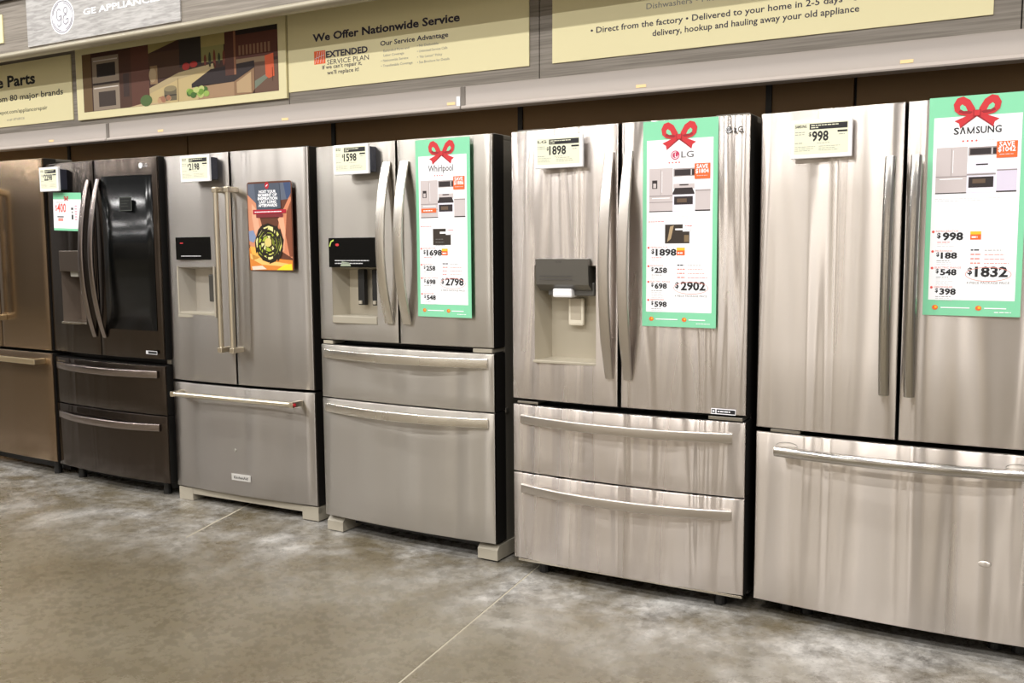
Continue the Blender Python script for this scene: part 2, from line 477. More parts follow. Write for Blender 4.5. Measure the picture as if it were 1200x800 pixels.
R(-3.16, -2.925, 2.225, 2.237, (50, 34, 26), 3); R(-3.15, -2.935, 2.36, 2.366, (210, 200, 190), 3); R(-3.15, -2.935, 2.205, 2.211, (220, 210, 200), 3)
R(-2.925, -2.82, 2.078, 2.40, (78, 46, 30), 2); R(-2.89, -2.84, 2.14, 2.27, (56, 34, 26), 3)
R(-2.82, -2.67, 2.078, 2.41, (96, 54, 38), 2)
G([(-2.67, 2.41), (-2.67, 2.36), (-2.43, 2.41)], (164, 150, 92), 2)
R(-2.67, -2.3, 2.22, 2.36, (80, 52, 32), 2); R(-2.42, -2.25, 2.26, 2.41, (44, 34, 26), 3); R(-2.25, -2.08, 2.27, 2.41, (150, 146, 90), 2); R(-2.25, -2.0, 2.35, 2.41, (176, 160, 100), 3)
for k in range(7): EL(-2.22 + k*.035, 2.28, .010, .03 + .01*(k % 3), (60, 66, 40) if k % 2 else (120, 60, 40), 4)
EL(-2.37, 2.262, .03, .02, (170, 40, 30), 4); EL(-2.31, 2.268, .03, .016, (176, 44, 34), 4)
R(-2.66, -2.60, 2.19, 2.29, (150, 120, 84), 3); EL(-2.64, 2.24, .03, .04, (170, 146, 110), 4)
G([(-2.67, 2.17), (-2.43, 2.235), (-2.15, 2.26), (-2.15, 2.235), (-2.43, 2.20), (-2.67, 2.14)], (190, 170, 128), 4)
G([(-2.67, 2.15), (-2.43, 2.205), (-2.15, 2.235), (-2.15, 2.078), (-2.67, 2.078)], (206, 184, 132), 3)
R(-2.44, -2.435, 2.078, 2.205, (150, 124, 84), 5)
G([(-2.33, 2.165), (-2.18, 2.23), (-1.86, 2.245), (-1.86, 2.21), (-2.01, 2.15), (-2.33, 2.145)], (40, 24, 24), 5)
R(-2.28, -2.01, 2.078, 2.15, (176, 142, 108), 5); G([(-2.01, 2.078), (-2.01, 2.15), (-1.862, 2.212), (-1.862, 2.10), (-1.88, 2.078)], (150, 116, 84), 5)
G([(-1.99, 2.09), (-1.99, 2.145), (-1.885, 2.19), (-1.885, 2.085)], (196, 166, 126), 6)
R(-2.07, -2.0, 2.185, 2.41, (84, 44, 30), 6); R(-2.005, -1.99, 2.185, 2.41, (150, 100, 70), 7)
R(-1.99, -1.694, 2.25, 2.39, (92, 48, 34), 2); R(-1.99, -1.694, 2.385, 2.41, (40, 26, 22), 3)
for k in range(9): R(-1.97 + k*.026, -1.955 + k*.026, 2.28, 2.33, (150, 110, 84), 4)
R(-1.99, -1.75, 2.235, 2.262, (150, 124, 96), 4); R(-1.86, -1.694, 2.078, 2.235, (110, 80, 62), 3)
G([(-1.86, 2.10), (-1.86, 2.14), (-1.75, 2.18), (-1.75, 2.16)], (120, 130, 112), 4)
G([(-1.785, 2.262), (-1.725, 2.27), (-1.72, 2.155), (-1.76, 2.145), (-1.782, 2.16)], (214, 92, 50), 6); R(-1.735, -1.732, 2.13, 2.2, (60, 30, 24), 6)
R(-2.55, -2.45, 2.09, 2.155, (110, 100, 76), 6); EL(-2.50, 2.155, .05, .016, (150, 136, 100), 7); R(-2.55, -2.45, 2.115, 2.122, (60, 50, 40), 7)
EL(-2.70, 2.105, .05, .032, (84, 110, 56), 7)
for k in range(14): EL(-2.36 + .15*rnd.random(), 2.10 + .035*rnd.random(), .022, .016, rnd.choice(((120, 160, 60), (160, 190, 90), (70, 110, 40), (200, 210, 130))), 7 + k * .3)
for k in range(8): EL(-2.63 + .12*rnd.random(), 2.095 + .02*rnd.random(), .018, .014, rnd.choice(((200, 160, 120), (170, 120, 90), (220, 190, 150))), 7 + k * .3)
G([(-2.85, 2.078), (-2.74, 2.09), (-2.55, 2.085), (-2.5, 2.078)], (206, 180, 140), 6)
P.build('kitchen_picture', o, (0, ys, 0))
# 3 service sign
o, cx, cz, ys = signboard('service_sign', -1.636, -.236, 2.064, 2.452, 'cream sign headed We Offer Nationwide Service')
P = Print()
T(P, 'We Offer Nationwide Service', -1.468, 2.297, .036, NAVY, w=.875, bold=.03)
T(P, 'EXTENDED', -1.385, 2.213, .029, NAVY, w=.262, bold=.035)
T(P, 'SERVICE PLAN', -1.379, 2.178, .024, NAVY, w=.262)
P.rect(-1.462 - cx, -1.389 - cx, 2.186 - cz, 2.25 - cz, ORANGE, 1)
for k in range(4):
    P.stroke([(-1.455 - cx + k*.017, 2.19 - cz), (-1.438 - cx + k*.014, 2.246 - cz)], .002, WHITE, 2)
P.stroke([(-1.458 - cx, 2.214 - cz), (-1.395 - cx, 2.228 - cz)], .002, WHITE, 2)
T(P, 'If we can\u2019t repair it,', -1.285, 2.158, .019, NAVY, w=.25, align='C', bold=.01)
T(P, 'we\u2019ll replace it!', -1.28, 2.13, .019, NAVY, w=.20, align='C', bold=.01)
T(P, 'Our Service Advantage', -1.047, 2.234, .022, NAVY, w=.39, bold=.02)
for tx, x, z, w_ in (('Extended Parts and', -1.028, 2.203, .15), ('Labor Coverage', -1.028, 2.182, .12), ('\u2022 Nationwide Service', -1.044, 2.158, .16), ('\u2022 Transferable Coverage', -1.044, 2.134, .185),
                     ('\u2022 No Deductible', -.832, 2.206, .12), ('\u2022 Unlimited Service Calls', -.832, 2.181, .17), ('\u2022 \u201cNo Lemon\u201d Policy', -.832, 2.155, .14), ('\u2022 See Brochure for Details', -.832, 2.131, .18)):
    T(P, tx, x, z, .0115, GREYINK, w=w_)
P.build('store_emblem', o, (0, ys, 0))
# 4 delivery sign
o, cx, cz, ys = signboard('delivery_sign', -.122, 1.574, 2.063, 2.46, 'long cream sign about factory delivery, hookup and hauling away, at right')
P = Print()
T(P, 'Dishwashers \u2022 Microwaves \u2022 Ranges \u2022 Refrigerators', .309, 2.236, .023, GREYINK, w=.80)
T(P, '\u2022 Direct from the factory \u2022 Delivered to your home in 2-5 days \u2022 Select', .060, 2.168, .024, NAVY, w=1.15, bold=.012)
T(P, 'delivery, hookup and hauling away your old appliance', .336, 2.127, .024, NAVY, w=.80, bold=.012)
# GE banner on the canopy
o = empty('brand_banner', (-2.725, .215, 2.42)); tag(o, 'silver wood-grain banner with white round monogram and brand name lettering', 'banner')
build('banner_board', B(-.63, .63, -.008, 0, 0, .278, bev=.001), BAN, o)
P = Print(); P.step = .0006
mx_, mz_ = -3.033 + 2.725, 2.552 - 2.42
P.ell(mx_, mz_, .103, .095, WHITE, 1, 40)
P.ring(mx_, mz_, .094, .087, .006, mat('monogram_grey', (140, 138, 150), .6), 2, 40)
mg = mat('monogram_grey', (140, 138, 150), .6)
# flowing script G and e strokes inside the roundel
P.ring(mx_ - .028, mz_ + .012, .024, .034, .006, mg, 3, 18, 40, 330)
P.stroke([(mx_ - .03, mz_ + .002), (mx_ - .006, mz_ + .006), (mx_ - .012, mz_ - .04), (mx_ - .034, mz_ - .052), (mx_ - .044, mz_ - .036)], .006, mg, 3)
P.ring(mx_ + .03, mz_ + .03, .018, .020, .006, mg, 3, 14, 0, 360)
P.ring(mx_ + .028, mz_ - .018, .024, .028, .006, mg, 3, 18, 60, 320)
P.stroke([(mx_ + .028, mz_ - .018), (mx_ + .052, mz_ - .014), (mx_ + .05, mz_ - .04)], .006, mg, 3)
for a in (20, 110, 200, 290): P.ring(mx_, mz_, .084, .077, .005, mg, 3, 10, a, a + 60)
P.text('GE APPLIANCES', -2.852 + 2.725, 2.538 - 2.42, .032, WHITE, layer=2, width=.62, bold=.03)
P.build('lettering', o, (0, -.008, 0))
# strip of the next cream banner at the far left edge
o = empty('cream_banner', (-3.9, .215, 2.47)); tag(o, 'cream banner end cut off by the picture\u2019s left edge, beside silver banner', 'banner')
build('banner_board', B(-.31, .31, -.008, 0, 0, .16, bev=.001), CREAM, o)

# ------------------------------------------------------------------ refrigerators
FR = dict(
 F6=dict(x=.9386, w=.9094, y=-.0318, b=.022, yaw=-.0064, lean=-.0058),
 F5=dict(x=0., w=.9107, y=-.0633, b=.0263, yaw=.0148, lean=-.0051),
 F4=dict(x=-1.0182, w=.9063, y=-.0187, b=.020, yaw=-.0104, lean=-.0047),
 F3=dict(x=-2.0421, w=.9154, y=.0423, b=.020, yaw=.03, lean=-.0050),
 F2=dict(x=-2.9866, w=.9082, y=.0136, b=.030, yaw=-.0128, lean=.0010),
 F1=dict(x=-3.900, w=.9055, y=.0179, b=.008, yaw=-.0248, lean=.0015))
def fridge(k, label):
    d = FR[k]
    o = empty('refrigerator', (d['x'] + d['w'] / 2, d['y'], 0), (0, d['lean'], d['yaw']))
    tag(o, label, 'refrigerator')
    d['o'] = o; d['m'] = Matrix.Translation(o.location) @ o.rotation_euler.to_matrix().to_4x4()
    d['fy'] = curve_y(d['b'], d['w'])
    return o, d['w'] / 2, d['fy']
def cabinet(o, hw, z0, z1, m, back=.69, y0=.095):
    build('cabinet', B(-hw + .006, hw - .006, y0, back, z0, z1, bev=.004), m, o)
    build('gasket', B(-hw + .02, hw - .02, .08, y0 + .002, z0 + .03, z1 - .02), BLACK, o)
def door(o, x0, x1, z0, z1, fy, m, hole=None, name='door', r=.006):
    return build(name, panel(x0, x1, z0, z1, fy, .085, hole, r), [m, EDGE], o, smooth=True)
def arc_pts(a0, a1, h, n=22, p=2.0):
    return [(a0 + (a1 - a0) * k / n, h * (1 - abs(2 * k / n - 1) ** p)) for k in range(n + 1)]
def arc_v(o, par, x, z0, z1, fy, wd, th, h, m, p=2.0, base=.004, taper=False):
    pts = arc_pts(z0, z1, h, p=p); y0 = fy(x) - base
    sc = None
    if taper: sc = [(.78 + .22 * min(1, min(k, 22 - k) / 4), 1) for k in range(23)]
    return build('handle', sweep([(x, y0 - q, z) for z, q in pts], (1, 0, 0), rrect(wd, th, th * .35), sc), m, par, smooth=True)
def arc_h(par, x0, x1, z, fy, wd, th, h, m, p=2.0, base=.004, cutz=0.0):
    pts = arc_pts(x0, x1, h, p=p)
    yb = max(fy(x0), fy(x1))
    return build('handle', sweep([(x, yb - base - q, z) for x, q in pts], (0, 0, 1), rrect(wd, th, th * .35)), m, par, smooth=True)
def lev_feet(o, hw, z, xs=None, y=.14, m=BLACK):
    for x in xs or (-hw + .1, hw - .1):
        bm = bmesh.new(); bmesh.ops.create_cone(bm, cap_ends=True, segments=12, radius1=.022, radius2=.018, depth=z + .02, matrix=Matrix.Translation((x, y, (z + .02) / 2)))
        build('levelling_foot', bm, m, o)
def hinge(o, x0, x1, z0, z1, y0=.0, y1=.10, m=HINGE):
    build('hinge', B(x0, x1, y0, y1, z0, z1, bev=.002), m, o)

# --- F6 right-most, wide french-door with round handles
S6 = steel('steel_pale_right', (208, 200, 193), .28, 1.0, 1.0, 6.0, .35, seed=3.1, dist=.4)
H6 = steel('handle_steel', (186, 182, 176), .17, .3, .0)
o, hw, fy = fridge('F6', 'rightmost stainless refrigerator with rounded bar handles and single freezer drawer')
cabinet(o, hw, .04, 1.70, BODYD)
for sgn in (-1, 1):
    x0, x1 = (-hw, -.004) if sgn < 0 else (.004, hw)
    d = door(o, x0, x1, .668, 1.719, fy, S6)
    pts = arc_pts(.815, 1.552, .028, p=2.4)
    yb = fy(0) - .034
    build('handle', sweep([(sgn * .037, yb - q, z) for z, q in pts], (1, 0, 0), circ(.0125, 18, .0165)), H6, d, smooth=True)
    for zz in (.85, 1.515):
        build('handle_mount', B(sgn * .037 - .009, sgn * .037 + .009, yb - .004, fy(.037) + .002, zz - .016, zz + .016, bev=.003), BODY, d)
dr = door(o, -hw, hw, .060, .652, fy, S6, name='drawer')
pts = arc_pts(-.375, .375, .034, p=2.2); yb = fy(.375) - .042
build('handle', sweep([(x, yb - q, .600) for x, q in pts], (0, 0, 1), circ(.013, 18, .018)), H6, dr, smooth=True)
for s in (-1, 1):
    build('handle_mount', B(s * .34 - .03, s * .34 + .03, yb - .006, fy(.34) + .003, .592, .612, bev=.003), HINGE, dr)
bm = bmesh.new(); bmesh.ops.create_uvsphere(bm, u_segments=20, v_segments=12, radius=1, matrix=Matrix.Translation((.262, fy(.262) + .0005, .305)) @ Matrix.Diagonal((.020, .003, .010, 1)))
build('dent_mark', bm, S6, dr, smooth=True)
for s in (-1, 1):
    P = Print(); P.ring(s * .345, .612, .036, .014, .0018, BODY, 1, 20, 0, 180); P.build('handle_recess_rim', dr, (0, fy(.31) - .0004, 0))
hinge(o, -hw + .05, -hw + .15, .655, .665, -.0, .1)
build('base_grille', B(-hw + .03, hw - .03, .12, .16, .012, .058), BLACK, o)
lev_feet(o, hw, .04, (-hw + .09, -hw + .16, hw - .16, hw - .09), .11)
for s in (-1, 1): build('hinge_cover', B(s * (hw - .11) - .05, s * (hw - .11) + .05, .03, .16, 1.70, 1.716, bev=.004), BODYD, o)

# --- F5 four-door with dispenser and bowed strap handles
H5 = steel('brushed_handle', (200, 193, 186), .30, .3, .0)
S5 = steel('steel_pale_centre', (203, 195, 189), .27, 1.0, 1.0, 7.0, .5, seed=9.3, dist=.6)
o, hw, fy = fridge('F5', 'stainless refrigerator with protruding grey dispenser hood and two bowed drawer handles')
cabinet(o, hw, .04, 1.70, BODYD)
hole = (-.352, -.092, .848, 1.212)
dl = door(o, -hw, -.006, .700, 1.713, fy, S5, hole)
dr_ = door(o, .006, hw, .700, 1.713, fy, S5)
for s, d in ((-1, dl), (1, dr_)):
    arc_v(o, d, s * .036, .805, 1.612, fy, .040, .014, .058, H5, taper=True)
NICHE = mat('niche_warm_grey', (180, 172, 155), .35, .3)
nd = build('dispenser', recess(*hole, fy, .075), NICHE, dl)
build('drip_tray', B(-.352, -.092, -.026, .06, .846, .856, bev=.002), NICHE, nd)
bm = bmesh.new()
prism_x(bm, [(-.040, 1.236), (.0, 1.240), (.06, 1.20), (.06, 1.128), (.0, 1.118), (-.034, 1.142)], -.333, -.118)
build('dispenser_hood', bm, mat('hood_grey', (112, 110, 106), .3, .7), nd)
build('dispenser_hood_core', B(-.300, -.110, -.0, .07, 1.10, 1.15, bev=.006), mat('hood_core_grey', (84, 82, 78), .4), nd)  # core in a darker grey than the hood
P = Print()
P.text('FILTER', -.236, 1.223, .006, mat('hood_ink', (70, 68, 66), .5), align='C'); P.lines(-.315, 1.172, .18, 2, .012, mat('hood_ink', (70, 68, 66), .5), .003)
P.build('dispenser_print', nd, (0, -.040, 0))
build('ice_chute', B(-.27, -.19, -.024, .03, 1.094, 1.128, bev=.008), WHITEP, nd)
build('lever', B(-.238, -.175, .045, .062, .985, 1.09, bev=.008), mat('lever_pale', (226, 218, 200), .3), nd)
build('lever_inset', B(-.228, -.185, .0435, .046, 1.008, 1.088, bev=.001), mat('lever_inset_beige', (186, 176, 158), .35), nd)  # beige inset set into the paler lever
for z0, z1, hz in ((.413, .677, .622), (.066, .409, .350)):
    d = door(o, -hw, hw, z0, z1, fy, S5, name='drawer')
    arc_h(d, -.412, .412, hz, fy, .036, .014, .062, H5, p=2.2)
P = Print(); gm = mat('badge_grey', (80, 76, 74), .4)
P.ell(.385, 1.665, .0115, .0115, gm, 1, 20); P.ring(.385, 1.665, .009, .009, .0018, WHITE, 2, 20, 70, 360); P.stroke([(.385, 1.671), (.385, 1.659), (.390, 1.659)], .0018, WHITE, 2)
P.text('LG', .4025, 1.655, .020, gm, width=.031, bold=.02)
P.build('brand_badge', dr_, (0, fy(.37) - .0006, 0))
P = Print(); P.rect(.338, .424, .702, .722, WHITE, 1); P.rect(.357, .422, .705, .719, INK, 2); P.rect(.340, .353, .705, .719, INK, 2); P.rect(.343, .350, .709, .715, WHITE, 3); P.lines(.361, .710, .055, 1, .01, WHITE, .004, 3)
P.build('warranty_label', dr_, (0, fy(.335) - .0006, 0))
hinge(o, hw - .13, hw - .01, .681, .693, -.005, .1); hinge(o, -hw + .02, -hw + .11, .681, .690, .0, .1)
build('base_trim', B(-hw + .02, hw - .004, .0, .03, .055, .064, bev=.001), CHROME, o)
build('base_grille', B(-hw + .03, hw - .03, .12, .16, .015, .06), BLACK, o)
lev_feet(o, hw, .04, None, .07)
for s in (-1, 1): build('hinge_cover', B(s * (hw - .07) - .06, s * (hw - .07) + .06, .03, .2, 1.70, 1.722, bev=.006), BODY, o)

# --- F4 french door, flat strap handles, glossy control panel
S4 = steel('steel_neutral', (180, 175, 168), .29, 1.0, .42, 4.5, .15, seed=1.7)
H4 = steel('strap_steel', (222, 217, 208), .26, .3, .0)
o, hw, fy = fridge('F4', 'stainless refrigerator with wide strap handles, glossy black control panel and beige feet')
cabinet(o, hw, .05, 1.70, BODY, back=.69)
hole = (-.372, -.114, .952, 1.195)
dl = door(o, -hw, -.004, .877, 1.716, fy, S4, hole)
dr_ = door(o, .004, hw, .877, 1.716, fy, S4)
for s, d in ((-1, dl), (1, dr_)): arc_v(o, d, s * .046, .962, 1.628, fy, .044, .012, .055, H4, p=2.0)
nd = build('dispenser', recess(*hole, fy, .075), NICHE, dl)
build('control_panel', B(-.374, -.112, -.022, -.006, 1.195, 1.322, bev=.002), GLOSS, nd)
P = Print(); P.ell(-.325, 1.292, .010, .006, RED, 1); P.build('warning_dot', nd, (0, -.022, 0))
P = Print(); P.lines(-.34, 1.222, .2, 2, .012, PALEINK, .004, 1); P.build('button_legends', nd, (0, -.022, 0)); P = Print()
P.stroke([(-.368, 1.285), (-.36, 1.305), (-.345, 1.312)], .006, mat('sticker_lime', (180, 200, 90), .5), 1); P.poly([(-.31, 1.2), (-.25, 1.2), (-.26, 1.215), (-.30, 1.22)], mat('sticker_sage', (150, 160, 140), .5), 1)
P.build('peeling_sticker', nd, (0, -.022, 0))
for x in (-.243, -.165):
    build('lever', B(x - .020, x + .016, .035, .06, 1.03, 1.185, bev=.004), BLACK, nd)
    build('lever_tip', B(x - .012, x + .004, .028, .036, 1.035, 1.05, bev=.001), FOOTP, nd)
build('drip_tray', B(-.366, -.118, -.020, .06, .952, .985, bev=.004), FOOTP, nd)
for z0, z1, hz in ((.618, .854, .815), (.078, .614, .573)):
    d = door(o, -hw, hw, z0, z1, fy, S4, name='drawer')
    arc_h(d, -.425, .425, hz, fy, .040, .013, .055, H4, p=2.0)
hinge(o, hw - .10, hw - .01, .857, .873, .0, .1, FOOTP); hinge(o, -hw + .015, -hw + .07, .857, .872, .0, .1, FOOTP)
hinge(o, hw - .03, hw + .002, .604, .624, .085, .11)
build('base_grille', B(-hw + .06, hw - .06, .10, .13, .025, .075), BODYD, o)
for s in (-1, 1):
    bm = bmesh.new(); x0, x1 = (-hw + .0, -hw + .09) if s < 0 else (hw - .095, hw)
    prism_x(bm, [(.012, .006), (.012, .048), (.03, .066), (.16, .068), (.16, .006)], x0, x1)
    build('foot_cover', bm, FOOTP, o)
    build('foot_pad', B(x0 + .01, x1 - .01, .02, .12, 0, .008), BLACK, o)
for s in (-1, 1): build('hinge_cover', B(s * (hw - .055) - .045, s * (hw - .055) + .045, .04, .2, 1.70, 1.722, bev=.006), BODY, o)

# --- F3 counter-depth with tubular bars and full-width base
S3 = steel('steel_cool', (168, 163, 158), .29, 1.0, .42, 4.5, .15, seed=5.2)
o, hw, fy = fridge('F3', 'stainless refrigerator with long tubular bar handles and artichoke poster on its right door')
cabinet(o, hw, .06, 1.71, BODYD)
hole = (-.378, -.128, .952, 1.186)
dl = door(o, -hw, -.005, .622, 1.728, fy, S3, hole)
dr_ = door(o, .005, hw, .622, 1.728, fy, S3)
def bar_v(par, x, z0, z1, off, r, m=CHROME, reach=0.0):
    y = fy(x) - off
    h = build('handle', sweep([(x, y, z0), (x, y, (z0 + z1) / 2), (x, y, z1)], (1, 0, 0), circ(r, 18)), m, par, smooth=True)
    for z in (z0 + .014, z1 - .014):
        build('handle_bracket', B(x - r * 1.15, x + r * 1.15, y - r * 1.1, fy(x), z - .012, z + .012, bev=.003), m, h)
HB = mat('satin_bar', (226, 216, 196), .28, 1)
for s, d in ((-1, dl), (1, dr_)): bar_v(d, s * .038, .782, 1.562, .055, .0125, HB)
nd = build('dispenser', recess(*hole, fy, .075), mat('niche_silver', (190, 184, 174), .35, .5), dl)
build('dispenser_frame', B(-.388, -.118, -.012, -.006, .938, .952, bev=.002), FOOTP, nd)
build('dispenser_frame', B(-.388, -.378, -.010, -.004, .945, 1.190, bev=.002), FOOTP, nd)
build('dispenser_frame', B(-.128, -.118, -.024, -.014, .945, 1.190, bev=.002), FOOTP, nd)
build('control_panel', B(-.376, -.142, -.020, -.004, 1.222, 1.332, bev=.002), GLOSS, nd)
P = Print(); P.stroke([(-.345, 1.303), (-.325, 1.303)], .005, RED, 1); P.build('indicator', nd, (0, -.020, 0)); P = Print(); P.lines(-.34, 1.238, .16, 1, .01, PALEINK, .004, 1)
P.build('button_legends', nd, (0, -.020, 0))
build('lever', B(-.215, -.165, .03, .055, 1.015, 1.15, bev=.006), mat('lever_grey', (84, 82, 78), .3, .4), nd)
build('drip_tray', B(-.374, -.132, -.012, .06, .952, .966, bev=.003), FOOTP, nd)
d = door(o, -hw, hw, .076, .610, fy, S3, name='drawer')
y = fy(.385) - .062
h = build('handle', sweep([(-.395, y, .560), (0, y, .560), (.395, y, .560)], (0, 0, 1), circ(.0125, 18)), HB, d, smooth=True)
for s in (-1, 1):
    build('handle_bracket', B(s * .383 - .012, s * .383 + .012, y - .012, fy(.383), .547, .573, bev=.003), HB, h)
bm = bmesh.new(); bmesh.ops.create_cone(bm, cap_ends=True, segments=16, radius1=.008, radius2=.008, depth=.003, matrix=Matrix.Translation((.397, y, .560)) @ Matrix.Rotation(math.pi/2, 4, 'Y'))
build('medallion', bm, RED, h)
yb = fy(0) - .001
bdg = build('brand_badge', B(-.056, .066, yb - .003, yb + .001, .152, .183, bev=.001), mat('badge_silver', (232, 230, 228), .3, .6), d)
P = Print(); P.text('KitchenAid', .005, .161, .013, INK, layer=1, align='C', width=.09, bold=.02); P.build('lettering', bdg, (0, yb - .0031, 0))
bm = bmesh.new(); bmesh.ops.create_cone(bm, cap_ends=True, segments=16, radius1=.008, radius2=.007, depth=.003, matrix=Matrix.Translation((-.03, fy(-.03) - .001, .30)) @ Matrix.Rotation(math.pi/2, 4, 'X'))
build('round_sticker', bm, GREYP, d)
bm = bmesh.new()
box(bm, -hw + .004, hw - .002, .008, .04, .038, .070, bev=.002)
build('base_grille', bm, FOOTP, o)
for s in (-1, 1):
    x0, x1 = (-hw + .004, -hw + .10) if s < 0 else (hw - .10, hw - .002)
    build('foot_cover', B(x0, x1, .006, .12, .002, .070, bev=.004), FOOTP, o)
for s in (-1, 1): build('hinge_cover', B(s * (hw - .07) - .05, s * (hw - .07) + .05, .03, .2, 1.712, 1.735, bev=.006), BODYD, o)
lev_feet(o, hw, .05, None, .35)

# --- F2 black stainless with dark glass door
S2 = steel('black_stainless', (82, 74, 68), .20, .7, .25, 6.0, .9, seed=4.4, dist=1.5)
H2 = steel('black_stainless_handle', (150, 140, 136), .22, .3, .0)
o, hw, fy = fridge('F2', 'dark black-stainless refrigerator with tall black glass panel in its right door')
cabinet(o, hw, .05, 1.71, BODYD)
hole = (-.335, -.115, .875, 1.155)
dl = door(o, -hw, -.004, .717, 1.729, fy, S2, hole)
dr_ = door(o, .004, hw, .717, 1.729, fy, S2)
for s, d in ((-1, dl), (1, dr_)): arc_v(o, d, s * .040, .815, 1.628, fy, .036, .014, .062, H2, taper=True)
bm = bmesh.new(); n = 8
gx0, gx1 = .062, .418
V = [[bm.verts.new((gx0 + (gx1 - gx0) * i / n, fy(gx0 + (gx1 - gx0) * i / n) - .003, z)) for z in (.862, 1.642)] for i in range(n + 1)]
for a, b in zip(V, V[1:]): bm.faces.new((a[0], b[0], b[1], a[1]))
gp = build('glass_panel', bm, GLOSS, dr_, smooth=True)
mod = gp.modifiers.new('thickness', 'SOLIDIFY'); mod.thickness = .004; mod.offset = -1
nd = build('dispenser', recess(*hole, fy, .075), mat('niche_dark_steel', (120, 108, 98), .3, .6), dl)
build('dispenser_hood', B(-.318, -.150, -.034, .05, 1.155, 1.265, bev=.004), mat('hood_dark_steel', (104, 94, 86), .3, .8), nd)
build('ice_chute', B(-.262, -.195, -.01, .03, 1.125, 1.157, bev=.006), GREYP, nd)
build('lever', B(-.235, -.20, .03, .06, 1.03, 1.12, bev=.006), GREYP, nd)
build('drip_tray', B(-.333, -.117, -.026, .06, .872, .884, bev=.003), CHROME, nd)
for z0, z1, hz in ((.431, .684, .640), (.078, .427, .366)):
    d = door(o, -hw, hw, z0, z1, fy, S2, name='drawer')
    arc_h(d, -.41, .41, hz, fy, .038, .014, .062, H2, p=2.2)
P = Print(); P.ell(.352, 1.688, .014, .014, WHITE, 1, 18); P.text('LG', .372, 1.680, .018, PALEINK, width=.03)
P.build('brand_badge', dr_, (0, fy(.335) - .0005, 0))
P = Print(); P.rect(.335, .42, .742, .760, PALEINK, 1); P.rect(.352, .417, .745, .757, INK, 2); P.build('warranty_label', dr_, (0, fy(.335) - .0006, 0))
P = Print()
wf = mat('glass_print', (70, 74, 70), .3)
P.rect(.195, .29, 1.465, 1.535, wf, 1); P.rect(.20, .285, 1.47, 1.53, mat('glass_print_dark', (28, 30, 30), .3), 2); P.lines(.205, 1.515, .07, 3, .014, wf, .003, 3)
P.build('glass_label', gp, (0, fy(.2) - .0035, 0))
hinge(o, hw - .03, hw + .002, .690, .712, .04, .11)
build('base_grille', B(-hw + .03, hw - .03, .12, .16, .015, .07), BLACK, o)
lev_feet(o, hw, .05, None, .07)
for s in (-1, 1): build('hinge_cover', B(s * (hw - .07) - .05, s * (hw - .07) + .05, .03, .2, 1.71, 1.735, bev=.006), BODYD, o)

# --- F1 far left, warm brown steel
S1 = steel('steel_warm_brown', (146, 126, 104), .24, .75, .12, 3.0, .3, seed=6.6)
H1 = mat('champagne_bar', (226, 210, 178), .3, 1)
o, hw, fy = fridge('F1', 'leftmost warm brown stainless refrigerator with squared bracket handles, cut off by picture edge')
cabinet(o, hw, .05, 1.75, BODYD)
dl = door(o, -hw, -.004, .715, 1.765, fy, S1)
dr_ = door(o, .004, hw, .715, 1.765, fy, S1)
dd = door(o, -hw, hw, .088, .700, fy, S1, name='drawer')
for s, d in ((-1, dl), (1, dr_)):
    y = fy(0) - .055
    h = build('handle', B(s * .045 - .013, s * .045 + .013, y - .008, y + .008, .872, 1.612, bev=.005), H1, d)
    for z in (.887, 1.597): build('handle_bracket', B(s * .045 - .013, s * .045 + .013, y, fy(0) + .001, z - .016, z + .016, bev=.004), H1, h)
h = build('handle', B(-.40, .40, fy(0) - .062, fy(0) - .046, .640, .672, bev=.005), H1, dd)
for s in (-1, 1): build('handle_bracket', B(s * .385 - .015, s * .385 + .015, fy(0) - .058, fy(.38) + .001, .641, .671, bev=.004), H1, h)
build('base_grille', B(-hw + .03, hw - .03, .10, .14, .02, .085), BLACK, o)
lev_feet(o, hw, .06, None, .07)
build('hinge_cover', B(hw - .12, hw - .02, .02, .2, 1.75, 1.768, bev=.006), BODY, o)
b = empty('energy_leaflet', FR['F1']['m'] @ Vector((-.045, -.079, 1.26)), o.rotation_euler)
tag(b, 'narrow white leaflet hanging on the handle of the leftmost refrigerator', 'leaflet')
build('sheet', B(-.012, .012, -.001, 0, -.12, .12), WHITE, b)
P = Print(); P.rect(-.012, .012, .06, .12, ORANGE, 1); P.lines(-.009, .04, .018, 9, .016, GREYINK, .003, 1); P.build('print', b, (0, -.001, 0))

